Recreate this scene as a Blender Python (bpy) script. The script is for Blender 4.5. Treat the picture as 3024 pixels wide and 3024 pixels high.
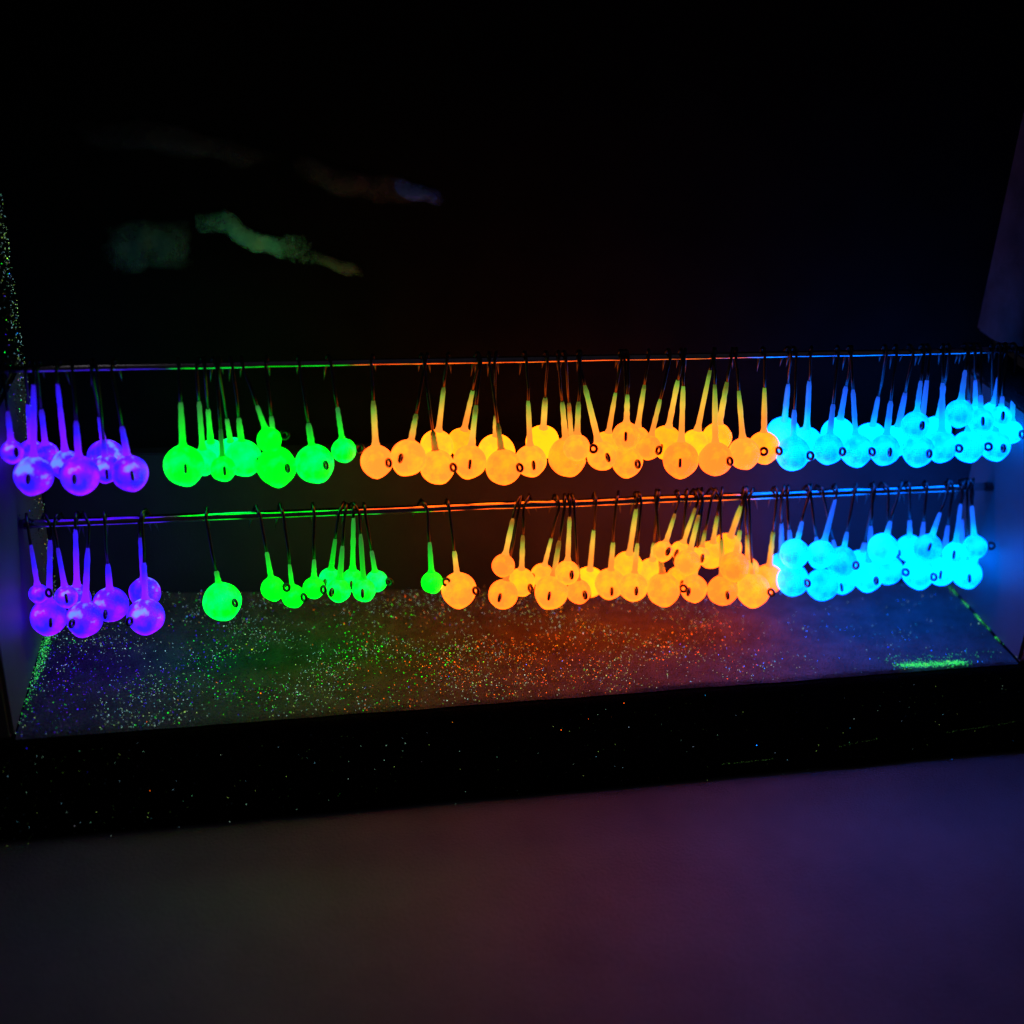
import bpy, bmesh, math, random
from mathutils import Vector, Matrix, noise
random.seed(7)
for o in list(bpy.data.objects): bpy.data.objects.remove(o)
S = bpy.context.scene
COL = S.collection

ROOM = .10   # room lamp power
PUR = 2.2
ZU, RU = .07904, .00085   # rail heights and radii
ZL, RL = .03868, .00112
NFL = 15000
# ------------------------------------------------ camera, world, lamp, exposure
cam_d = bpy.data.cameras.new("camera"); cam = bpy.data.objects.new("camera", cam_d); COL.objects.link(cam)
cr = Vector((0.98487719, -0.16846562, 0.04045069)); cu = Vector((0.03905249, 0.44332962, 0.89550754)); cf = Vector((0.16879522, 0.88038525, -0.44320423))
mw = Matrix((cr, cu, -cf)).transposed().to_4x4(); mw.translation = Vector((0.06701, -0.31228, 0.18277))
cam.matrix_world = mw
cam_d.sensor_width = 36; cam_d.lens = 3689.94 / 3024 * 36
cam_d.clip_start = 0.01; cam_d.clip_end = 50
cam_d.dof.use_dof = True; cam_d.dof.focus_distance = 0.320; cam_d.dof.aperture_fstop = 7.0
S.camera = cam

world = bpy.data.worlds.new("World"); S.world = world; world.use_nodes = True
bg = world.node_tree.nodes["Background"]; bg.inputs[0].default_value = (0.80, 0.72, 1.0, 1); bg.inputs[1].default_value = 0.010

ld = bpy.data.lights.new("room_lamp", 'AREA'); ld.energy = ROOM; ld.size = 0.22; ld.color = (0.93, 0.88, 1.0)
lamp = bpy.data.objects.new("room_lamp", ld); COL.objects.link(lamp)
lamp.location = (-0.25, -0.55, 1.5); lamp.rotation_euler = (Vector((0.1, 0, 0)) - Vector(lamp.location)).to_track_quat('-Z', 'Y').to_euler()
S.view_settings.view_transform = 'Standard'; S.view_settings.look = 'None'; S.view_settings.exposure = 0; S.view_settings.gamma = 1

# ------------------------------------------------ materials
def newmat(name):
    m = bpy.data.materials.new(name); m.use_nodes = True
    return m, m.node_tree, m.node_tree.nodes["Principled BSDF"]
def N(t, k, **kw):
    n = t.nodes.new(k)
    for a, b in kw.items(): setattr(n, a, b)
    return n
def noise_node(t, scale, detail=3, rough=.6, coord='Object'):
    tc = N(t, 'ShaderNodeTexCoord'); n = N(t, 'ShaderNodeTexNoise')
    n.inputs['Scale'].default_value = scale; n.inputs['Detail'].default_value = detail; n.inputs['Roughness'].default_value = rough
    t.links.new(tc.outputs[coord], n.inputs['Vector']); return n
def ramp(t, src, stops):
    r = N(t, 'ShaderNodeValToRGB'); e = r.color_ramp.elements
    while len(e) < len(stops): e.new(0.5)
    for i, (p, c) in enumerate(stops): e[i].position = p; e[i].color = (*c, 1)
    t.links.new(src, r.inputs[0]); return r
def bump(t, b, src, strength, dist):
    n = N(t, 'ShaderNodeBump'); n.inputs['Strength'].default_value = strength; n.inputs['Distance'].default_value = dist
    t.links.new(src, n.inputs['Height']); t.links.new(n.outputs[0], b.inputs['Normal'])

def surface(name, c0, c1, rough, scale, bs=.4, bd=.0004, spec=.5, fine=2500):
    m, t, b = newmat(name)
    n = noise_node(t, scale, 5); r = ramp(t, n.outputs[0], [(.3, c0), (.7, c1)])
    t.links.new(r.outputs[0], b.inputs['Base Color'])
    b.inputs['Roughness'].default_value = rough; b.inputs['Specular IOR Level'].default_value = spec
    f = noise_node(t, fine, 4); bump(t, b, f.outputs[0], bs, bd)
    return m
M = {}
M['felt'] = surface('black_felt', (.0035, .003, .003), (.008, .007, .007), .95, 120, 1, .0012, .05, 1800)
M['velvet'] = surface('black_backing', (.003, .003, .003), (.006, .006, .006), .9, 60, .5, .0005, .04)
M['board'] = surface('dark_grey_board', (.020, .016, .021), (.030, .025, .032), .8, 60, .5, .0003, .25)
M['tray'] = surface('glitter_cloth', (.065, .05, .05), (.12, .10, .10), .75, 160, .9, .0008, .25, 1400)
M['side'] = surface('side_panel_plastic', (.09, .085, .09), (.13, .12, .13), .5, 25, .15, .0002, .4)
M['table'] = surface('grey_tabletop', (.115, .105, .13), (.20, .185, .215), .5, 22, .7, .0005, .4, 1600)
def reflection_paint(name, c):  # ragged tinted patch, a reflection painted into its base colour
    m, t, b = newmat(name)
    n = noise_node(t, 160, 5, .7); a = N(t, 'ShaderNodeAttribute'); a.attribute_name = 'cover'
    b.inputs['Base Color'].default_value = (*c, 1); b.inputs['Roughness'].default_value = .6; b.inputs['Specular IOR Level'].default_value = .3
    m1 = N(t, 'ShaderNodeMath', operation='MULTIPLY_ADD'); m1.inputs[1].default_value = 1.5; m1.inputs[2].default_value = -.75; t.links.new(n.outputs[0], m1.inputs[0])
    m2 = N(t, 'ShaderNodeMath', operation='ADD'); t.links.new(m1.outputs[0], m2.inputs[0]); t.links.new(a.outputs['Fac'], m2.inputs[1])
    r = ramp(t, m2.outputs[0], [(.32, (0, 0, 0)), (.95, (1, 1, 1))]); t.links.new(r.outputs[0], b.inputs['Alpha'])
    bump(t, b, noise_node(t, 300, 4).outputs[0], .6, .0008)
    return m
M['reflection_green'] = reflection_paint('green_painted_reflection', (.16, .62, .36)); M['reflection_dim'] = reflection_paint('greenish_painted_reflection', (.06, .12, .08))
M['reflection_blue'] = reflection_paint('blue_painted_reflection', (.04, .12, .60)); M['reflection_grey'] = reflection_paint('grey_painted_reflection', (.035, .032, .032))

def metal(name, c, rough):
    m, t, b = newmat(name)
    n = noise_node(t, 900, 3); r = ramp(t, n.outputs[0], [(.3, tuple(x * .7 for x in c)), (.7, c)])
    t.links.new(r.outputs[0], b.inputs['Base Color']); b.inputs['Metallic'].default_value = 1; b.inputs['Roughness'].default_value = rough
    return m
M['rod'] = metal('black_steel_rod', (.62, .58, .60), .13)
M['hook'] = metal('black_nickel_wire', (.10, .09, .09), .30)
M['ring'] = metal('dark_nickel_ring', (.14, .13, .13), .35)
for k, c in dict(silver=(.9, .9, .9), mint=(.45, 1, .65), lime=(.8, 1, .3), aqua=(.4, .9, 1), violet=(.45, .3, 1)).items():
    M['flake_' + k] = metal('glitter_' + k, c, .10)

def emis(name, strength, col_fn, base, rough=.6):
    m, t, b = newmat(name)
    c = col_fn(t)
    t.links.new(c, b.inputs['Emission Color'])
    b.inputs['Specular IOR Level'].default_value = .3; b.inputs['Base Color'].default_value = (*base, 1); b.inputs['Roughness'].default_value = rough
    oi = N(t, 'ShaderNodeObjectInfo'); sp = N(t, 'ShaderNodeSeparateColor'); t.links.new(oi.outputs['Color'], sp.inputs[0])
    mu = N(t, 'ShaderNodeMath', operation='MULTIPLY'); mu.inputs[1].default_value = strength; t.links.new(sp.outputs[0], mu.inputs[0])
    t.links.new(mu.outputs[0], b.inputs['Emission Strength'])
    bump(t, b, noise_node(t, 6, 3).outputs[0], .3, .1)
    return m
def mixed(a, b_, scale=1.3, lo=.35, hi=.65):
    """paint that varies softly over a head and from head to head (object colour, green channel, which also paints in bounced light by depth)"""
    def f(t):
        oi = N(t, 'ShaderNodeObjectInfo'); sp = N(t, 'ShaderNodeSeparateColor'); t.links.new(oi.outputs['Color'], sp.inputs[0])
        n = noise_node(t, scale, 3); ad = N(t, 'ShaderNodeMath', operation='MULTIPLY_ADD'); ad.inputs[1].default_value = 1.0
        t.links.new(n.outputs[0], ad.inputs[0])
        sc = N(t, 'ShaderNodeMath', operation='MULTIPLY_ADD'); sc.inputs[1].default_value = .7; sc.inputs[2].default_value = -.33; t.links.new(sp.outputs[1], sc.inputs[0])
        t.links.new(sc.outputs[0], ad.inputs[2])
        return ramp(t, ad.outputs[0], [(lo, a), (hi, b_)]).outputs[0]
    return f
def purple_heads(t):
    n = noise_node(t, .9, 3, .5); r = ramp(t, n.outputs[0], [(.38, (.015, .006, 1.0)), (.52, (.07, .004, 1.0)), (.70, (.22, .003, 1.0))])
    # pale blue patches in the glow colour, more of them towards the neck
    tc = N(t, 'ShaderNodeTexCoord'); sx = N(t, 'ShaderNodeSeparateXYZ'); t.links.new(tc.outputs['Object'], sx.inputs[0])
    n2 = noise_node(t, 1.2, 3, .5); oi = N(t, 'ShaderNodeObjectInfo')
    a = N(t, 'ShaderNodeMath', operation='MULTIPLY_ADD'); a.inputs[1].default_value = .17; t.links.new(sx.outputs[2], a.inputs[0]); t.links.new(n2.outputs[0], a.inputs[2])
    a2 = N(t, 'ShaderNodeMath', operation='MULTIPLY_ADD'); a2.inputs[1].default_value = .16; t.links.new(oi.outputs['Random'], a2.inputs[0]); t.links.new(a.outputs[0], a2.inputs[2])
    r2 = ramp(t, a2.outputs[0], [(.73, (0, 0, 0)), (.84, (.9, .9, .9))])
    mx = N(t, 'ShaderNodeMix', data_type='RGBA'); t.links.new(r2.outputs[0], mx.inputs[0]); t.links.new(r.outputs[0], mx.inputs[6]); mx.inputs[7].default_value = (.065, .17, .62, 1)
    return mx.outputs[2]
def sleeve(stops):
    def f(t):
        tc = N(t, 'ShaderNodeTexCoord'); sx = N(t, 'ShaderNodeSeparateXYZ'); t.links.new(tc.outputs['Generated'], sx.inputs[0])
        n = noise_node(t, 900, 3, .6); oi = N(t, 'ShaderNodeObjectInfo')
        a = N(t, 'ShaderNodeMath', operation='MULTIPLY_ADD'); a.inputs[1].default_value = .14; t.links.new(n.outputs[0], a.inputs[0]); t.links.new(sx.outputs[2], a.inputs[2])
        b = N(t, 'ShaderNodeMath', operation='MULTIPLY_ADD'); b.inputs[1].default_value = .35; t.links.new(oi.outputs['Random'], b.inputs[0]); t.links.new(a.outputs[0], b.inputs[2])
        c = N(t, 'ShaderNodeMath', operation='SUBTRACT'); c.inputs[1].default_value = .24; t.links.new(b.outputs[0], c.inputs[0])
        return ramp(t, c.outputs[0], stops).outputs[0]
    return f
K = 3.2
M['h_purple'] = emis('purple_glow_paint', PUR, purple_heads, (.05, .02, .3))
M['h_green'] = emis('green_glow_paint', K, mixed((0, 1.0, .004), (0, .85, .10), 1.2, .30, .75), (.02, .3, .04))
M['h_orange'] = emis('orange_glow_paint', 4.6, mixed((1.0, .078, .007), (.95, .155, .002), 1.1, .25, .75), (.35, .10, .01))
M['h_cyan'] = emis('cyan_glow_paint', 7.8, mixed((0.0, .062, .90), (.0, .150, 1.0), 1.2, .12, .42), (.02, .25, .35))
M['c_purple'] = emis('purple_glow_sleeve', 1.5, sleeve([(.1, (.16, .006, 1)), (.6, (.02, .006, .9)), (.95, (.02, .006, .4))]), (.05, .02, .3))
M['c_green'] = emis('green_glow_sleeve', 1.3, sleeve([(.1, (0, .9, .01)), (.55, (.01, .50, .02)), (1, (.02, .14, .03))]), (.02, .3, .04))
M['c_orange'] = emis('orange_glow_sleeve', 1.25, sleeve([(.2, (.85, .27, .03)), (.55, (.62, .42, .04)), (.85, (.15, .32, .03)), (1, (.06, .10, .01))]), (.3, .12, .02))
M['c_cyan'] = emis('blue_glow_sleeve', 1.2, sleeve([(.1, (.0, .55, .95)), (.4, (.005, .16, .9)), (.95, (.01, .07, .6))]), (.02, .2, .35))
M['powder'] = emis('green_glow_powder', 1.0, lambda t: ramp(t, noise_node(t, 700, 2).outputs[0], [(.3, (.01, .5, .05)), (.6, (.05, .9, .12)), (.8, (.45, .9, .05))]).outputs[0], (.1, .6, .1))

# ------------------------------------------------ mesh helpers
def link(name, me, mat, parent=None):
    if mat and not me.materials: me.materials.append(mat)
    o = bpy.data.objects.new(name, me); COL.objects.link(o)
    if parent: o.parent = parent
    return o
def from_bm(name, bm, smooth=True):
    me = bpy.data.meshes.new(name); bm.to_mesh(me); bm.free()
    if smooth:
        for p in me.polygons: p.use_smooth = True
    return me
def frame(d):
    d = d.normalized(); a = Vector((0, 0, 1)) if abs(d.z) < .9 else Vector((1, 0, 0))
    x = d.cross(a).normalized(); return x, d.cross(x).normalized()
def tube(bm, pts, rad, seg=8, closed=False, cap=True):
    n = len(pts); rad = rad if isinstance(rad, (list, tuple)) else [rad] * n
    rings = []; x = None
    for i, p in enumerate(pts):
        if closed: d = pts[(i + 1) % n] - pts[i - 1]
        else: d = pts[min(i + 1, n - 1)] - pts[max(i - 1, 0)]
        d.normalize()
        if x is None: x, y = frame(d)
        else:
            x = (x - d * x.dot(d)).normalized(); y = d.cross(x)
        rings.append([bm.verts.new(p + (x * math.cos(2 * math.pi * k / seg) + y * math.sin(2 * math.pi * k / seg)) * rad[i]) for k in range(seg)])
    for i in range(n if closed else n - 1):
        a, b = rings[i], rings[(i + 1) % n]
        for k in range(seg): bm.faces.new((a[k], a[(k + 1) % seg], b[(k + 1) % seg], b[k]))
    if cap and not closed:
        bm.faces.new(rings[0][::-1]); bm.faces.new(rings[-1])
def prism(name, poly, z0, z1, bevel=0):
    """closed block from a ground-plan polygon"""
    bm = bmesh.new(); a = [bm.verts.new((x, y, z0)) for x, y in poly]; b = [bm.verts.new((x, y, z1)) for x, y in poly]
    n = len(poly); bm.faces.new(a[::-1]); bm.faces.new(b)
    for i in range(n): bm.faces.new((a[i], a[(i + 1) % n], b[(i + 1) % n], b[i]))
    bmesh.ops.recalc_face_normals(bm, faces=bm.faces)
    if bevel: bmesh.ops.bevel(bm, geom=bm.edges[:], offset=bevel, segments=2, affect='EDGES')
    return from_bm(name, bm, False)
def tag(o, label=None, cat=None, group=None, kind=None):
    if label: o['label'] = label
    if cat: o['category'] = cat
    if group: o['group'] = group
    if kind: o['kind'] = kind
    return o
def empty(name, loc):
    o = bpy.data.objects.new(name, None); o.location = loc; o.empty_display_size = .003; COL.objects.link(o); return o

# ------------------------------------------------ setting: table and open display box
BL = (-.0009, .009); BR = (.260, -.0096); FL = (-.0004, -.0586); FR = (.259, -.0543); H, FS = .0217, .0098     # slab height, how far the felt front slopes forward at its foot
top = link('tabletop', prism('tabletop', [(-.6, -.9), (.9, -.9), (.9, .5), (-.6, .5)], -H - .02, -H), M['table']); tag(top, kind='structure')

box = empty('display_box', (.13, -.02, -H + .0002)); tag(box, 'black felt covered open display box with dark side panels and a glittery floor', 'display box')
def boxpart(name, me, mat):
    o = link(name, me, mat, box); o.matrix_parent_inverse = Matrix.Translation(box.location).inverted(); return o
# base slab with a slightly uneven felt covered front edge
bm = bmesh.new(); nx = 160; rows = []
for i in range(nx + 1):
    u = i / nx; X = -.045 + u * .36
    uf = (X - FL[0]) / (FR[0] - FL[0]); Yf = FL[1] + uf * (FR[1] - FL[1])
    w = noise.noise(Vector((X * 60, 0, 3))) * .0006 + noise.noise(Vector((X * 260, 1, 3))) * .0003
    w2 = noise.noise(Vector((X * 45, 5, 3))) * .0006 + noise.noise(Vector((X * 300, 1, 9))) * .0003
    prof = [(.012, -H), (Yf - FS + .0006 + w2, -H), (Yf - FS - .0002 + w2, -H + .0009), (Yf - .001 - FS * .58 + w, -.0135), (Yf - .001 + w, -.0016), (Yf - .0003 + w, -.0004), (Yf + .0016 + w, 0), (.012, 0)]
    rows.append([bm.verts.new((X, y, z + .0002 if z == -H else z)) for y, z in prof])
for i in range(nx):
    for k in range(len(rows[0]) - 1): bm.faces.new((rows[i][k], rows[i + 1][k], rows[i + 1][k + 1], rows[i][k + 1]))
bm.faces.new(rows[0]); bm.faces.new(rows[-1][::-1]); bmesh.ops.recalc_face_normals(bm, faces=bm.faces)
boxpart('base', from_bm('base', bm), M['felt'])
# floor cloth: a fine grid, gently uneven, lying on the slab
bm = bmesh.new(); gx, gy = 130, 36; g = []
for i in range(gx + 1):
    r_ = []
    for j in range(gy + 1):
        u, v = i / gx, j / gy
        f_ = Vector((FL[0] + u * (FR[0] - FL[0]), FL[1] + u * (FR[1] - FL[1]))); b_ = Vector((BL[0] + u * (BR[0] - BL[0]), BL[1] + u * (BR[1] - BL[1])))
        p = f_.lerp(b_, v); e = noise.noise(Vector((p.x * 70, 0, 1))) * .0004
        z = .0006 + .0004 * noise.noise(Vector((p.x * 40, p.y * 40, 2))) + .0003 * noise.noise(Vector((p.x * 160, p.y * 160, 4)))
        if j == 0: p = Vector((p.x, p.y + e + .0006)); z = .0001
        r_.append(bm.verts.new((p.x, p.y, z)))
    g.append(r_)
for i in range(gx):
    for j in range(gy): bm.faces.new((g[i][j], g[i + 1][j], g[i + 1][j + 1], g[i][j + 1]))
boxpart('floor_cloth', from_bm('floor_cloth', bm), M['tray'])
T_ = .006
def wallstrip(name, p, q, z0, z1, mat, out, bev=.0008):
    p, q = Vector(p), Vector(q); d = (q - p).normalized(); n = Vector((d.y, -d.x)) * out
    return boxpart(name, prism(name, [tuple(p), tuple(q), tuple(q + n * T_), tuple(p + n * T_)], z0, z1, bev), mat)
def ext(a, b, e0, e1):
    a, b = Vector(a), Vector(b); d = (b - a).normalized(); return tuple(a - d * e0), tuple(b + d * e1)
UL = (BL[0], BL[1] + .003); UR = (.2606, .0045)
boxpart('back_board', prism('back_board', [BL, BR, UR, UL],   .0003, .0440, .0004), M['board'])
p, q = ext(UL, UR, .007, .007)
wallstrip('back_panel', p, q, .0002, .30, M['velvet'], -1)
wallstrip('side_panel', BL, (FL[0] - .0002, FL[1] + .0004), .0002, .0712, M['side'], 1, .001)
wallstrip('side_panel', UR, (FR[0], FR[1] + .0004), .0002, .0645, M['side'], -1, .001)
wallstrip('upper_side_panel', (BL[0] - .0004, BL[1]), (FL[0] - .0006, FL[1] + .004), .0714, .30, M['felt'], 1, .001)
M['upper'] = surface('grey_felt_panel', (.05, .045, .045), (.12, .11, .11), .9, 70, .6, .0005, .1)
wallstrip('upper_side_panel', UR, (FR[0] + .0005, FR[1] + .004), .0760, .30, M['upper'], -1, .001)
# black rubber trim between the lower and the upper right side panel
bm = bmesh.new(); pts = []
for i in range(24):
    v = i / 23; a = Vector((BR[0] - .0012, BR[1] - .001)).lerp(Vector((FR[0] - .0012, FR[1] + .002)), v)
    pts.append(Vector((a.x + .0005 * noise.noise(Vector((v * 6, 0, 0))), a.y, .0705 + .0012 * noise.noise(Vector((v * 5, 3, 0))))))
tube(bm, pts, [.0030 + .0007 * noise.noise(Vector((i * .5, 0, 8))) for i in range(24)], 10)
for v_ in bm.verts: v_.co.z = .0705 + (v_.co.z - .0705) * 1.7
boxpart('rubber_trim', from_bm('rubber_trim', bm), M['felt'])

# faint reflections on the back panel, painted as thin, slightly raised, ragged patches
def reflection_patch(path, width, depth, mat):
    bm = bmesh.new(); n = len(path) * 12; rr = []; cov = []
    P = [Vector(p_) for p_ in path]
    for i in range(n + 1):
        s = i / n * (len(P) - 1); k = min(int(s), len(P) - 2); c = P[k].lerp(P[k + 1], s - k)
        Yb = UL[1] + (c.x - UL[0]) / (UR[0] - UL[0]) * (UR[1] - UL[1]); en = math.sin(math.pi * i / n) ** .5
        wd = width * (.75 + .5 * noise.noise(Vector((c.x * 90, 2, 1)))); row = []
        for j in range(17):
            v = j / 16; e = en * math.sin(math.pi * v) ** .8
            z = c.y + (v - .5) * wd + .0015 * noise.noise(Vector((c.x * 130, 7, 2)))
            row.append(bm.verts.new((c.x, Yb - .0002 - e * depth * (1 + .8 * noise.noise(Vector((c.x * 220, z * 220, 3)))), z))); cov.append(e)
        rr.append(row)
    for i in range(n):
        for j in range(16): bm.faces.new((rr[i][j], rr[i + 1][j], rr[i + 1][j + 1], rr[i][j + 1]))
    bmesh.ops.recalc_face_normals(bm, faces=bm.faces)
    me = from_bm('reflection_patch', bm); at = me.attributes.new('cover', 'FLOAT', 'POINT')
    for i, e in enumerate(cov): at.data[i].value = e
    boxpart('reflection_patch', me, M[mat])
reflection_patch([(.044, .1055), (.052, .1052), (.058, .1015), (.065, .0990), (.074, .0985)], .0120, .0008, 'reflection_green')
reflection_patch([(.072, .0970), (.079, .0952), (.087, .0925)], .0060, .0006, 'reflection_dim')
reflection_patch([(.020, .0985), (.032, .1000), (.044, .0990)], .0200, .0006, 'reflection_dim')
reflection_patch([(.068, .1210), (.078, .1170), (.088, .1150), (.100, .1130)], .0120, .0006, 'reflection_grey')
reflection_patch([(.092, .1150), (.100, .1135), (.108, .1118)], .0075, .0006, 'reflection_blue')
reflection_patch([(.016, .1260), (.034, .1270), (.050, .1235), (.068, .1215)], .0120, .0006, 'reflection_grey')
# rails
def rail(name, z, r, label):
    e = empty(name, (.13, -.022, z)); tag(e, label, 'rail')
    bm = bmesh.new(); pts = [Vector((-.0006 - .13 + .2602 * i / 40, .00012 * noise.noise(Vector((i * .3, z * 99, 0))), .00015 * noise.noise(Vector((i * .25, 0, z * 99))))) for i in range(41)]
    tube(bm, pts, r, 24); link('rod', from_bm('rod', bm), M['rod'], e)
    for sx in (-1, 1):
        bm = bmesh.new(); bmesh.ops.create_cone(bm, cap_ends=True, segments=24, radius1=r * 1.25, radius2=r * 1.15, depth=.0016, matrix=Matrix.Translation((sx * .1288, 0, 0)) @ Matrix.Rotation(math.pi / 2, 4, 'Y'))
        link('mounting_flange', from_bm('mounting_flange', bm, False), M['hook'], e)
    return e
rail('hanging_rail', ZU, RU, 'thin black steel rail at the top carrying the upper row of jigs')
rail('hanging_rail', ZL, RL, 'thicker black steel rail below carrying the lower row of jigs')

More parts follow.
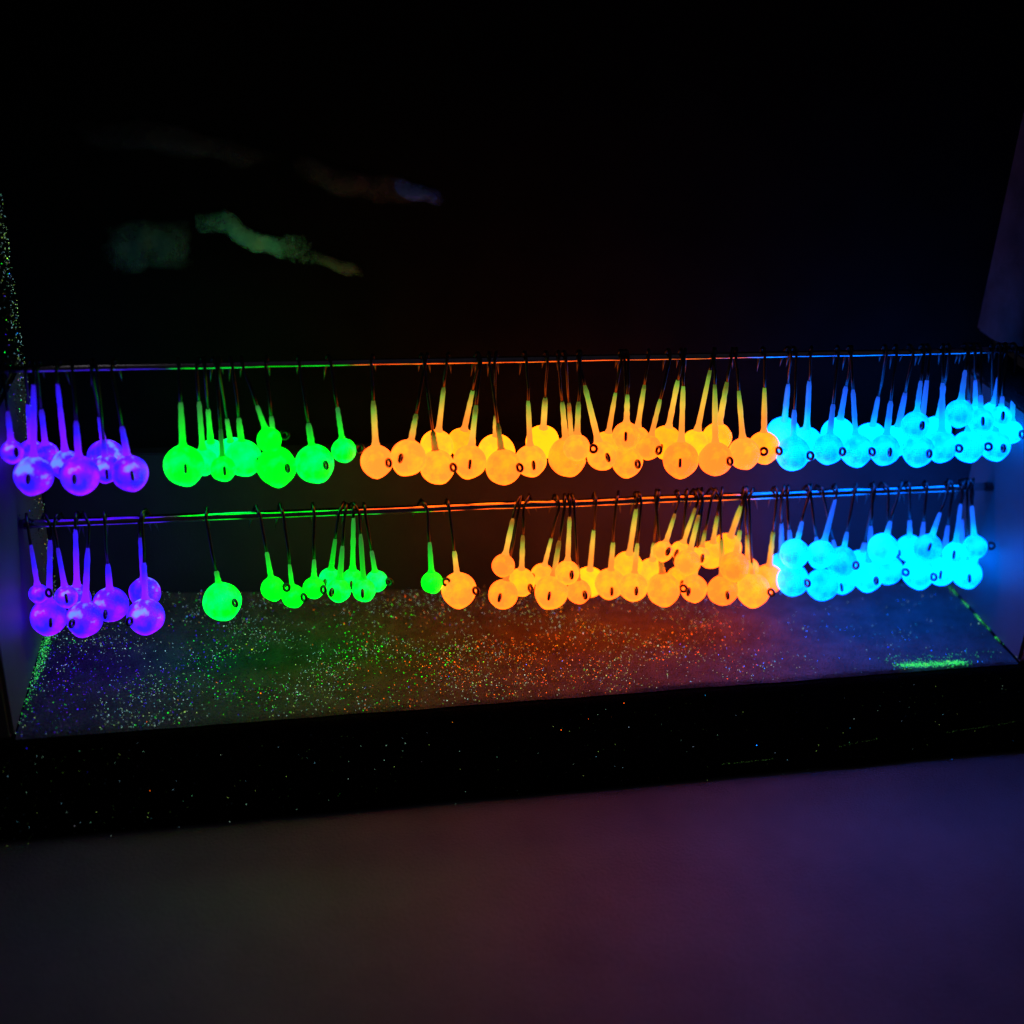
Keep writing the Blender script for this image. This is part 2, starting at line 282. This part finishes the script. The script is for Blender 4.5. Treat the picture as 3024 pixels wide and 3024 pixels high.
# every jig: row, colour, ball centre x y z, ball radius, x on rail (mm), sleeve share of shank, eye azimuth, eye distance, sleeve brightness
JIGS = [
('u', 'purple', 1.97, -30.0, 61.46, 2.61, 1.06, 0.508, -64.7, 3.08, 1),
('u', 'purple', 3.55, -17.53, 55.96, 3.06, 6.0, 0.606, 111.0, 3.36, 1),
('u', 'purple', 5.95, -30.0, 55.32, 4.55, 7.81, 0.865, -92.6, 5.03, 1),
('u', 'purple', 7.65, -21.04, 56.73, 3.03, 8.56, 0.551, -94.1, 3.52, 1),
('u', 'purple', 12.5, -23.97, 55.09, 3.67, 12.79, 0.86, -95.0, 4.16, 1),
('u', 'purple', 16.39, -30.0, 54.93, 4.58, 16.44, 0.521, -93.8, 5.06, 1),
('u', 'purple', 21.03, -18.83, 54.39, 4.58, 20.7, 0.477, 91.0, 5.04, 1),
('u', 'purple', 21.9, -25.72, 54.55, 3.43, 21.93, 0.304, -81.3, 3.92, 1),
('u', 'purple', 27.97, -30.0, 55.12, 4.29, 25.23, 0.454, -77.2, 4.77, 1),
('u', 'green', 40.5, -30.0, 56.62, 4.8, 40.57, 0.649, -82.2, 5.28, 1),
('u', 'green', 44.74, -24.64, 55.14, 3.32, 44.64, 0.65, 67.0, 3.65, 1),
('u', 'green', 46.41, -18.98, 54.68, 3.55, 46.53, 0.531, -90.8, 4.05, 1),
('u', 'green', 49.64, -30.0, 55.48, 3.03, 49.29, 0.398, -82.4, 3.52, 0.4),
('u', 'green', 51.25, -15.07, 53.17, 3.86, 49.68, 0.414, -130.1, 4.37, 1),
('u', 'green', 54.39, -25.51, 56.1, 4.49, 53.01, 0.45, -40.1, 4.98, 1),
('u', 'green', 60.9, -30.0, 62.67, 2.93, 55.47, 0.473, -1.5, 3.42, 1),
('u', 'green', 62.36, -30.0, 55.65, 4.7, 60.81, 0.502, -62.4, 5.19, 1),
('u', 'green', 71.5, -30.0, 55.96, 4.72, 68.77, 0.418, -61.8, 5.22, 1),
('u', 'green', 78.63, -30.0, 59.33, 2.98, 76.3, 0.521, 0.5, 3.87, 1),
('u', 'orange', 86.6, -30.0, 56.15, 4.01, 85.96, 0.626, -58.3, 4.51, 1),
('u', 'orange', 94.37, -30.0, 56.88, 4.44, 99.22, 0.464, -117.7, 4.94, 1),
('u', 'orange', 102.32, -23.15, 56.67, 4.24, 104.41, 0.723, 90.0, 4.67, 1),
('u', 'orange', 101.73, -30.0, 54.05, 4.3, 98.8, 0.347, -48.2, 4.81, 0.3),
('u', 'orange', 108.88, -21.24, 56.85, 3.61, 112.42, 0.651, 61.0, 3.98, 1),
('u', 'orange', 109.79, -30.0, 55.24, 4.15, 112.92, 0.57, -99.3, 4.65, 1),
('u', 'orange', 117.91, -21.87, 53.8, 4.89, 116.4, 0.422, 62.0, 5.38, 1),
('u', 'orange', 118.44, -30.0, 53.44, 4.52, 115.04, 0.417, -50.9, 5.03, 0.4),
('u', 'orange', 125.65, -28.39, 54.15, 4.04, 124.35, 0.61, -91.6, 4.55, 1),
('u', 'orange', 130.49, -18.92, 55.16, 4.46, 129.68, 0.557, 114.0, 4.91, 1),
('u', 'orange', 135.98, -24.64, 53.26, 4.98, 132.45, 0.582, -28.3, 5.5, 1.0),
('u', 'orange', 138.94, -17.67, 51.64, 3.73, 134.36, 0.556, 70.0, 4.11, 0.7),
('u', 'orange', 137.0, -30.0, 58.12, 3.42, 138.01, 0.528, -29.6, 3.93, 1.0),
('u', 'orange', 143.68, -30.0, 55.74, 3.79, 137.57, 0.742, -80.8, 4.31, 1),
('u', 'orange', 146.24, -24.38, 56.33, 3.33, 148.6, 0.616, -99.8, 3.85, 1),
('u', 'orange', 149.64, -30.0, 60.97, 3.52, 150.45, 0.541, -106.1, 4.03, 1),
('u', 'orange', 150.51, -30.0, 53.8, 3.99, 149.39, 0.402, -72.3, 4.51, 0.35),
('u', 'orange', 153.92, -24.4, 57.33, 3.67, 155.67, 0.688, 119.0, 4.03, 1.0),
('u', 'orange', 155.81, -30.0, 57.59, 3.2, 161.37, 0.554, -70.5, 3.72, 1),
('u', 'orange', 162.61, -22.84, 55.81, 4.26, 164.5, 0.743, -120.6, 4.79, 1),
('u', 'orange', 164.73, -30.0, 53.87, 4.63, 165.04, 0.727, -108.4, 5.15, 1),
('u', 'orange', 169.66, -25.51, 56.44, 3.5, 172.59, 0.856, 84.0, 3.85, 1),
('u', 'orange', 174.14, -30.0, 53.74, 4.39, 173.05, 0.738, -66.2, 4.91, 1),
('u', 'orange', 176.09, -23.93, 57.1, 3.91, 177.58, 0.699, 119.0, 4.3, 1),
('u', 'orange', 181.71, -30.0, 55.01, 4.13, 178.76, 0.656, -17.4, 4.96, 1),
('u', 'orange', 188.28, -26.87, 55.16, 4.18, 186.52, 0.663, -61.7, 4.72, 1),
('u', 'cyan', 197.59, -16.66, 54.54, 4.53, 193.6, 0.659, -128.5, 5.08, 1),
('u', 'cyan', 195.15, -30.0, 54.56, 4.48, 195.08, 0.453, -58.3, 5.02, 1),
('u', 'cyan', 201.43, -23.51, 54.26, 4.48, 198.98, 0.72, -67.4, 5.02, 1),
('u', 'cyan', 204.87, -30.0, 55.49, 4.01, 206.62, 0.482, -69.4, 4.55, 1),
('u', 'cyan', 210.16, -23.26, 56.73, 4.47, 210.19, 0.614, 98.0, 4.92, 1),
('u', 'cyan', 212.85, -30.0, 54.83, 4.23, 210.09, 0.648, -64.6, 4.76, 1),
('u', 'cyan', 222.57, -17.9, 52.78, 4.38, 219.92, 0.516, 110.0, 4.82, 1),
('u', 'cyan', 220.9, -30.0, 54.76, 4.05, 222.77, 0.515, -102.3, 4.59, 1),
('u', 'cyan', 226.83, -23.85, 54.48, 4.21, 227.44, 0.562, -84.3, 4.76, 1),
('u', 'cyan', 228.25, -30.0, 61.52, 3.62, 230.51, 0.621, -97.9, 4.15, 1),
('u', 'cyan', 230.58, -30.0, 54.14, 4.17, 232.24, 0.727, -86.5, 4.71, 1),
('u', 'cyan', 239.26, -22.08, 56.43, 3.94, 237.73, 0.594, 95.0, 4.34, 1),
('u', 'cyan', 237.75, -28.73, 54.63, 4.2, 235.9, 0.686, -58.7, 4.74, 1),
('u', 'cyan', 240.15, -30.0, 64.55, 3.64, 242.87, 0.712, 91.0, 4.01, 1),
('u', 'cyan', 244.94, -29.75, 54.84, 4.2, 243.16, 0.501, -41.4, 4.75, 1),
('u', 'cyan', 248.33, -24.63, 61.67, 3.02, 245.01, 0.577, -127.4, 3.57, 1),
('u', 'cyan', 246.79, -30.0, 62.23, 3.37, 246.76, 0.383, -111.8, 3.91, 1),
('u', 'cyan', 253.47, -23.87, 61.91, 2.83, 253.13, 0.611, -122.4, 3.38, 1),
('u', 'cyan', 255.2, -23.16, 56.5, 3.47, 249.99, 0.306, -112.8, 4.03, 1),
('u', 'cyan', 252.59, -30.0, 54.89, 4.01, 252.15, 0.421, -95.2, 4.56, 1),
('u', 'cyan', 252.31, -30.0, 63.34, 2.78, 254.11, 0.316, -113.2, 3.32, 1),
('u', 'cyan', 257.64, -28.23, 57.95, 3.12, 256.87, 0.576, -78.6, 3.67, 1),
('l', 'purple', 3.2, -30.0, 23.31, 2.34, 1.58, 0.734, -33.5, 2.84, 1),
('l', 'purple', 4.79, -30.0, 16.5, 4.48, 6.85, 0.847, -77.3, 4.98, 1),
('l', 'purple', 9.62, -30.0, 22.07, 2.77, 7.65, 0.692, -78.2, 3.28, 1),
('l', 'purple', 10.98, -24.0, 18.21, 3.44, 12.71, 0.953, -66.7, 3.96, 1),
('l', 'purple', 13.27, -30.0, 15.47, 4.5, 15.94, 0.754, -115.7, 5.01, 1),
('l', 'purple', 19.07, -24.86, 16.24, 4.49, 19.74, 0.516, -97.3, 5.01, 1),
('l', 'purple', 27.55, -23.24, 18.3, 4.0, 27.9, 0.796, 116.0, 4.4, 1),
('l', 'purple', 28.12, -30.0, 15.25, 4.63, 28.71, 0.576, -128.4, 5.14, 1),
('l', 'green', 47.15, -30.0, 18.49, 4.83, 44.25, 0.377, -53.1, 5.34, 1),
('l', 'green', 59.99, -30.0, 21.53, 3.02, 57.68, 0.525, -30.1, 3.54, 1),
('l', 'green', 65.0, -30.0, 18.94, 2.96, 63.45, 0.408, -47.2, 3.48, 1),
('l', 'green', 70.31, -30.0, 21.14, 2.78, 71.14, 0.403, -53.5, 3.3, 1),
('l', 'green', 74.53, -25.51, 21.07, 2.82, 77.25, 0.628, -114.8, 3.35, 0.7),
('l', 'green', 76.66, -30.0, 20.08, 3.06, 78.89, 0.589, -119.9, 3.58, 0.7),
('l', 'green', 80.38, -25.79, 20.6, 2.83, 81.05, 0.97, -98.3, 3.36, 1),
('l', 'green', 83.09, -30.0, 19.71, 2.98, 82.53, 0.744, -97.8, 3.51, 0.6),
('l', 'green', 86.6, -26.33, 20.16, 2.84, 84.09, 0.466, -32.5, 3.37, 1),
('l', 'green', 100.77, -30.0, 21.04, 2.83, 100.13, 0.57, -18.4, 3.36, 1),
('l', 'orange', 107.86, -30.0, 18.39, 4.63, 105.81, 0.493, -44.3, 5.16, 1),
('l', 'orange', 119.76, -30.0, 16.37, 3.95, 124.21, 0.402, -113.0, 4.49, 0.5),
('l', 'orange', 119.43, -30.0, 25.09, 3.02, 123.12, 0.82, 82.0, 3.33, 1),
('l', 'orange', 125.22, -26.16, 17.6, 3.81, 125.48, 0.643, -69.3, 4.36, 1),
('l', 'orange', 131.44, -23.6, 18.02, 3.11, 134.96, 0.544, -150.0, 3.66, 1),
('l', 'orange', 132.77, -30.0, 16.35, 4.52, 136.43, 0.601, -109.7, 5.06, 0.6),
('l', 'orange', 136.77, -30.0, 22.02, 3.23, 137.9, 0.833, -87.7, 3.77, 1),
('l', 'orange', 140.29, -30.0, 16.02, 3.27, 139.0, 0.322, -79.1, 3.81, 0.4),
('l', 'orange', 145.55, -20.11, 13.05, 4.31, 144.91, 0.681, -100.4, 4.87, 1),
('l', 'orange', 150.04, -25.45, 15.4, 4.16, 150.39, 0.522, -98.3, 4.71, 1),
('l', 'orange', 155.59, -22.14, 18.55, 4.19, 156.17, 0.91, 71.0, 4.61, 1),
('l', 'orange', 155.32, -30.0, 16.63, 3.93, 157.3, 0.523, -96.8, 4.48, 1),
('l', 'orange', 162.27, -23.19, 17.07, 3.79, 161.9, 0.431, 88.0, 4.17, 1),
('l', 'orange', 162.63, -30.0, 27.14, 2.71, 167.76, 0.758, -96.3, 3.25, 1),
('l', 'orange', 163.87, -30.0, 15.41, 4.5, 161.34, 0.389, -24.9, 5.05, 0.4),
('l', 'orange', 169.42, -24.99, 15.77, 3.17, 169.84, 0.294, -89.6, 3.73, 1),
('l', 'orange', 169.32, -24.68, 24.17, 2.59, 173.08, 0.852, -127.9, 3.14, 1),
('l', 'orange', 169.81, -30.0, 23.37, 3.51, 174.22, 0.763, 110.0, 3.86, 1),
('l', 'orange', 172.51, -30.0, 15.13, 3.69, 174.41, 0.338, -125.9, 4.25, 1),
('l', 'orange', 174.24, -27.23, 23.83, 2.58, 176.8, 0.471, -101.7, 3.13, 0.8),
('l', 'orange', 178.57, -23.96, 22.06, 3.79, 179.19, 0.72, 60.0, 4.17, 1),
('l', 'orange', 180.84, -30.0, 14.12, 4.18, 179.38, 0.572, -93.7, 4.73, 0.7),
('l', 'orange', 184.32, -20.44, 22.12, 4.05, 185.82, 0.86, 89.0, 4.45, 1),
('l', 'orange', 183.23, -30.0, 21.41, 4.05, 186.3, 0.539, 116.0, 4.46, 1),
('l', 'orange', 189.49, -25.03, 17.91, 2.89, 186.5, 0.489, 110.0, 3.18, 0.8),
('l', 'orange', 189.66, -30.0, 13.72, 4.66, 187.46, 0.304, -50.6, 5.22, 1),
('l', 'orange', 195.75, -25.07, 14.03, 4.17, 195.42, 0.589, 96.0, 4.58, 1),
('l', 'cyan', 201.02, -20.84, 15.54, 3.69, 196.78, 0.634, 69.0, 4.06, 1),
('l', 'cyan', 200.82, -30.0, 16.21, 4.42, 198.34, 0.612, -65.2, 4.98, 1),
('l', 'cyan', 200.08, -30.0, 24.52, 4.04, 204.41, 0.566, 102.0, 4.44, 1),
('l', 'cyan', 207.82, -30.0, 23.92, 3.85, 212.6, 0.932, 108.0, 4.24, 1),
('l', 'cyan', 209.74, -30.0, 14.31, 4.45, 205.2, 0.548, 76.0, 4.9, 1),
('l', 'cyan', 216.73, -27.08, 14.12, 4.19, 208.84, 0.485, -112.7, 4.76, 1),
('l', 'cyan', 214.29, -30.0, 21.26, 4.19, 217.76, 0.447, -70.5, 4.75, 1),
('l', 'cyan', 223.96, -22.67, 15.77, 4.24, 223.85, 0.323, -118.9, 4.82, 1),
('l', 'cyan', 222.98, -30.0, 16.17, 4.16, 223.25, 0.615, -90.2, 4.72, 1),
('l', 'cyan', 225.83, -30.0, 24.81, 4.19, 230.89, 0.491, 69.0, 4.61, 1),
('l', 'cyan', 229.8, -28.3, 16.92, 3.98, 227.87, 0.542, -48.5, 4.55, 1),
('l', 'cyan', 237.15, -24.38, 21.37, 3.77, 234.22, 0.514, -159.2, 4.34, 1),
('l', 'cyan', 238.06, -30.0, 16.44, 4.4, 239.29, 0.633, -69.5, 4.97, 1),
('l', 'cyan', 239.35, -30.0, 24.24, 3.91, 245.51, 0.619, -120.7, 4.48, 1),
('l', 'cyan', 245.31, -29.52, 16.33, 4.0, 247.14, 0.575, -121.4, 4.57, 1),
('l', 'cyan', 247.86, -30.0, 22.1, 3.21, 250.01, 0.784, -122.2, 3.78, 1),
('l', 'cyan', 254.76, -23.74, 16.84, 3.51, 249.6, 0.591, 101.0, 3.86, 1),
('l', 'cyan', 253.02, -30.0, 15.41, 4.12, 251.45, 0.381, -110.0, 4.69, 1),
('l', 'cyan', 259.56, -20.61, 15.57, 3.11, 253.0, 0.321, -110.8, 3.7, 1),
('l', 'cyan', 253.62, -30.0, 23.96, 3.31, 252.48, 0.731, -26.4, 4.97, 1),
]
# ------------------------------------------------ jigs
def head_mesh(kind, seed):
    bm = bmesh.new(); bmesh.ops.create_uvsphere(bm, u_segments=28, v_segments=18, radius=1)
    rnd = random.Random(seed); ax = rnd.uniform(0, 6.28); k = rnd.uniform(.03, .12)
    nub = Vector((math.cos(ax) * .25, math.sin(ax) * .25, -1)).normalized()
    for v in bm.verts:
        d = v.co.normalized(); f_ = 1 + .035 * noise.noise(d * 1.5 + Vector((seed, 0, 0)))
        f_ += k * max(0, d.dot(nub)) ** 14
        f_ += .05 * max(0, d.z) ** 30                                     # shoulder rising to the neck
        v.co = d * f_
    return from_bm('jig_ball_' + kind, bm)
HEAD = {k: [head_mesh(k, i + j * 7) for i in range(5)] for j, k in enumerate(('purple', 'green', 'orange', 'cyan'))}
def ring_mesh():
    bm = bmesh.new(); n = 20
    tube(bm, [Vector((math.cos(2 * math.pi * i / n), 0, math.sin(2 * math.pi * i / n))) * .00088 for i in range(n)], .00040, 8, closed=True)
    tube(bm, [Vector((-.0022, 0, 0)), Vector((-.0009, 0, 0))], .00028, 8)
    return from_bm('eye_ring', bm)
RING = ring_mesh()
ORD = ['first', 'second', 'third', 'fourth', 'fifth', 'sixth', 'seventh', 'eighth', 'ninth', 'tenth', 'eleventh', 'twelfth', 'thirteenth', 'fourteenth', 'fifteenth', 'sixteenth', 'seventeenth', 'eighteenth', 'nineteenth', 'twentieth',
       'twenty-first', 'twenty-second', 'twenty-third', 'twenty-fourth', 'twenty-fifth', 'twenty-sixth', 'twenty-seventh', 'twenty-eighth']
total = {}
for j in JIGS: total[(j[0], j[1])] = total.get((j[0], j[1]), 0) + 1
count = {}
for idx, (row, kind, px, py, pz, r, rx, frac, az, ed, dim) in enumerate(JIGS):
    rnd = random.Random(idx * 13 + 5)
    px, py, pz, r, rx, ed = (q / 1000 for q in (px, py, pz, r, rx, ed))
    zr, rr = (ZU, RU) if row == 'u' else (ZL, RL)
    P = Vector((px, py, pz)); wr = .00042
    front = Vector((rx, -.022 - rr - wr - .0001, zr))
    s = (front - P); Ln = s.length; s.normalize()
    n = count.get((row, kind), 0); count[(row, kind)] = n + 1
    root = empty('fishing_jig', P)
    q = s.to_track_quat('Z', 'Y'); root.rotation_mode = 'QUATERNION'; root.rotation_quaternion = q
    inv = (Matrix.Translation(P) @ q.to_matrix().to_4x4()).inverted()
    size = 'large' if r > .0041 else ('small' if r < .0031 else 'medium')
    rowname = 'upper' if row == 'u' else 'lower'
    tot = total[(row, kind)]
    pos = 'leftmost' if n == 0 else ('rightmost' if n == tot - 1 else ORD[n] + ' from left of the')
    if n in (0, tot - 1): lab = f"{size} glowing {kind} ball jig, {pos} of the {kind} ones on the {rowname} rail"
    else: lab = f"{size} glowing {kind} ball jig, {pos} {kind} ones on the {rowname} rail"
    tag(root, lab, 'fishing jig', f"glowing {kind} jigs hanging from the {rowname} rail")
    # ball
    hd = link('ball', HEAD[kind][idx % 5], M['h_' + kind], root); hd.scale = (r, r, r)
    depth = min(1, max(0, (py + .030) / .015))  # heads further back: light bounced from neighbours painted into the glow colour
    hd.color = (rnd.uniform(.8, 1.1), min(1, .15 + .75 * depth + rnd.uniform(-.12, .2)), 0, 1)
    # sleeve on the shank
    L = max(Ln * frac, r * 1.15); top_ = min(L, Ln - .001)
    bm = bmesh.new(); w0 = .00080 * (r / .0040) ** .35 * rnd.uniform(.92, 1.08)
    ns = 9; wob = [rnd.uniform(-.08, .08) for _ in range(ns + 1)]
    pts = [Vector((0, 0, r * .93 + (top_ - r * .93) * i / ns)) for i in range(ns + 1)]
    rad = [w0 * ((1 - .30 * i / ns) + wob[i] + (.45 if i == 0 else .0)) for i in range(ns + 1)]
    rad[-1] *= .72
    tube(bm, pts, rad, 10)
    cl = link('sleeve', from_bm('sleeve', bm), M['c_' + kind], root); cl.color = (dim * rnd.uniform(.8, 1.1), 0, 0, 1)
    # hook wire: up from the sleeve, over the rail, point hanging behind
    side = rnd.uniform(-.0014, .0014) if row == 'u' else rnd.uniform(-.0032, .0032); dirx = front.x
    wp = [P + s * (top_ - .0006), P + s * (top_ + (Ln - top_) * .35) + Vector((rnd.uniform(-.0002, .0002), 0, 0)), P + s * (top_ + (Ln - top_) * .75)]
    ctr = Vector((front.x, -.022, zr)); R_ = rr + wr + .0001
    for a in range(9):
        th = math.pi * a / 8
        wp.append(ctr + Vector((side * a / 8, -R_ * math.cos(th), R_ * math.sin(th) * ((1.15 + rnd.uniform(0, .6)) if row == 'l' else 1.4))))
    pl = rnd.uniform(.003, .0055)
    wp += [ctr + Vector((side * 1.3, R_ + .0004, -pl * .45)), ctr + Vector((side * 1.6, R_ + .0003, -pl))]
    nrad = [wr * .9] * (len(wp) - 2) + [wr * .8, .00004]
    bm = bmesh.new(); tube(bm, [inv @ p_ for p_ in wp], nrad, 8)
    b0, b1 = wp[-2], wp[-2] + Vector((side * .3 + .0003, .0009, .0006))
    tube(bm, [inv @ b0, inv @ b1], [wr * .5, .00004], 5)
    link('hook', from_bm('hook', bm), M['hook'], root)
    # line eye: ring on a short stem, standing out at right angles to the shank
    e = Vector((math.cos(math.radians(az)), math.sin(math.radians(az)), 0)); e = (e - s * e.dot(s)).normalized()
    el = inv.to_3x3() @ e
    rg = link('eye_ring', RING, M['ring'], root)
    zax = Vector((0, 0, 1)); yax = zax.cross(el)
    m3 = Matrix((el, yax, zax)).transposed().to_4x4(); m3.translation = el * max(min(ed, r * 1.14) + .0001, r + .00092); rg.matrix_local = m3

# ------------------------------------------------ glitter and glow powder
def flakes(name, items, mats, parent, label=None):
    """items: (centre, normal, size, material index)"""
    vs, fs, mi = [], [], []
    for c, nrm, sz, k in items:
        x, y = frame(nrm); a0 = random.uniform(0, 6.28); n0 = len(vs); m_ = 5
        for i in range(m_):
            a = a0 + 2 * math.pi * i / m_; vs.append(c + (x * math.cos(a) + y * math.sin(a)) * sz)
        fs.append(tuple(range(n0, n0 + m_))); mi.append(k)
    me = bpy.data.meshes.new(name); me.from_pydata([tuple(v) for v in vs], [], fs)
    for m_ in mats: me.materials.append(m_)
    for p_, k in zip(me.polygons, mi): p_.material_index = k
    o = bpy.data.objects.new(name, me); COL.objects.link(o)
    if parent: o.parent = parent; o.matrix_parent_inverse = Matrix.Translation(parent.location).inverted()
    o['kind'] = 'stuff'
    if label: o['label'] = label
    return o
FM = [M['flake_' + k] for k in ('silver', 'mint', 'lime', 'aqua', 'violet')]
def rn(base, spread):
    v = Vector(base) + Vector((random.gauss(0, spread), random.gauss(0, spread), random.gauss(0, spread))); return v.normalized()
def pick(u):
    return random.choices(range(5), (3, 3, 2.5 + 2 * u, 3, .5))[0]
def floor_pt(u, v):
    f_ = Vector((FL[0] + u * (FR[0] - FL[0]), FL[1] + u * (FR[1] - FL[1]))); b_ = Vector((BL[0] + u * (BR[0] - BL[0]), BL[1] + u * (BR[1] - BL[1])))
    return f_.lerp(b_, v)
it = []
while len(it) < NFL:
    u, v = random.random(), random.random()
    d = 1.0 if u < .45 else max(.10, 1 - (u - .45) * 2.4)
    if u > .74: d = .07
    d *= max(.06, .45 + 1.5 * noise.noise(Vector((u * 14, v * 4, 5)), ))
    if v < .12: d *= .55
    if u < .06: d *= 2.2
    if random.random() > d: continue
    p = floor_pt(u, v)
    it.append((Vector((p.x, p.y, .0012 + random.random() * .0003)), rn((0, -.3, 1), .40), random.uniform(.00006, .00013) * (1.7 if random.random() < .05 else 1), pick(u)))
flakes('glitter', it, FM, box, 'fine glitter scattered over the box floor')
it = []
for _ in range(700):                                                        # felt front edge
    u = random.random(); z = -H * random.random()
    if random.random() > (1.0 if u < .2 else .35): continue
    x = -.02 + u * .30; uf = (x - FL[0]) / (FR[0] - FL[0]); y = FL[1] + uf * (FR[1] - FL[1]) - .0022 - FS * (-z / H)
    it.append((Vector((x, y, z)), rn((0, -.8, .8), .5), random.uniform(.00007, .00014), pick(u)))
flakes('glitter', it, FM, box, 'sparse glitter caught on the black felt front edge')
it = []
for _ in range(1800):                                                         # left side panels
    v = random.random(); z = random.uniform(.05, .125) if random.random() < .8 else random.uniform(.002, .05)
    v = abs(random.gauss(.0, .16)) + .02
    if v > .9: continue
    p = Vector(BL).lerp(Vector(FL), v)
    it.append((Vector((p.x + .0004, p.y, z)), rn((1, -.3, .5), .6), random.uniform(.00009, .00018), pick(.1)))
flakes('glitter', it, FM, box, 'glitter sprinkled up the left rear corner')
# glow powder along the seams and in a small spill at the front right
it = []
def pw(c, n_, sx, sy, z=.0012):
    for _ in range(n_):
        it.append((Vector((c[0] + random.gauss(0, sx), c[1] + random.gauss(0, sy), z + random.random() * .0004)), rn((0, -.3, 1), .5), random.uniform(.00007, .00014), 0))
for _ in range(620):
    v = max(0, min(.98, random.gauss(.60, .20))); p = Vector(FL).lerp(Vector(BL), v); pw((p.x + .0010, p.y), 1, .0007, .0006)
for _ in range(330):
    v = random.uniform(.18, .97); p = Vector(FR).lerp(Vector(BR), v)
    if noise.noise(Vector((v * 11, 3, 3))) < -.05: continue
    pw((p.x - .0007, p.y), 1, .00022, .0004)
for _ in range(1100):
    t_ = random.random(); pw((.2245 + .0185 * t_, -.0528 - .0004 * t_), 1, .0012, .00045 + .0004 * random.random())
for _ in range(120): pw((.226 + random.uniform(-.004, .025), -.0500), 1, .002, .0014)
for x0, x1, z0, z1, n_ in ((.172, .187, -.0168, -.0166, 70), (.236, .262, -.0138, -.0123, 70), (.205, .216, -.0150, -.0138, 30)):
    for _ in range(n_):
        t_ = random.random(); zz = z0 + (z1 - z0) * t_; x = x0 + (x1 - x0) * t_; uf = (x - FL[0]) / (FR[0] - FL[0])
        it.append((Vector((x, FL[1] + uf * (FR[1] - FL[1]) - .0024 - FS * (-zz / H), zz + random.gauss(0, .00015))), rn((0, -1, .3), .4), random.uniform(.00004, .00008), 1))
M['powder_dim'] = emis('faint_green_glow_powder', .10, lambda t: ramp(t, noise_node(t, 700, 2).outputs[0], [(.3, (.2, .7, .1)), (.7, (.5, .9, .2))]).outputs[0], (.1, .4, .1))
for k, c in dict(mint=((.15, .60, .30), (.55, .85, .65)), aqua=((.10, .45, .55), (.50, .75, .9)), lime=((.25, .6, .05), (.6, .9, .2))).items():
    M['dust_' + k] = emis('glow_dust_' + k, 1.3, lambda t, c=c: ramp(t, noise_node(t, 900, 2).outputs[0], [(.35, c[0]), (.65, c[1])]).outputs[0], (.2, .4, .3))
n_ = 0
while n_ < 3600:
    u, v = random.random(), random.random()
    d = .9 if u < .4 else max(.06, 1 - (u - .4) * 2.2)
    if u > .78: d = .07
    d *= max(.05, .5 + 1.5 * noise.noise(Vector((u * 13, v * 4, 9))))
    if random.random() > d * (1.5 if u < .08 else 1): continue
    p = floor_pt(u, v); n_ += 1
    k = random.choices((2, 3, 4), (3, 3 - 2 * min(1, u * 2), 1 + 3 * u))[0]
    it.append((Vector((p.x, p.y, .0012 + random.random() * .0004)), rn((0, -.5, 1), .6), random.uniform(.00005, .00010) * (1.7 if random.random() < .06 else 1), k))
for _ in range(420):
    if noise.noise(Vector((_ * .13, 2, 2))) < -.1: continue
    u = random.random() ** 1.6; z = -.001 - .020 * random.random(); x = -.018 + u * .29; uf = (x - FL[0]) / (FR[0] - FL[0])
    it.append((Vector((x, FL[1] + uf * (FR[1] - FL[1]) - .0024 - FS * (-z / H), z)), rn((0, -1, .3), .4), random.uniform(.00004, .00007) * (1.5 if random.random() < .04 else 1), random.choice((1, 1, 1, 1, 1, 2, 3, 4))))
for _ in range(420):
    z = random.uniform(.052, .118) if random.random() < .75 else random.uniform(.004, .05)
    p = Vector(BL).lerp(Vector(FL), min(.9, abs(random.gauss(0, .10)) + .02))
    it.append((Vector((p.x + .0007, p.y, z)), rn((1, -.5, .3), .6), random.uniform(.00004, .00010), random.choice((2, 3, 4))))
flakes('glow_powder', it, [M['powder'], M['powder_dim'], M['dust_mint'], M['dust_aqua'], M['dust_lime']], box, 'bright green glowing powder spilled along the floor edges')
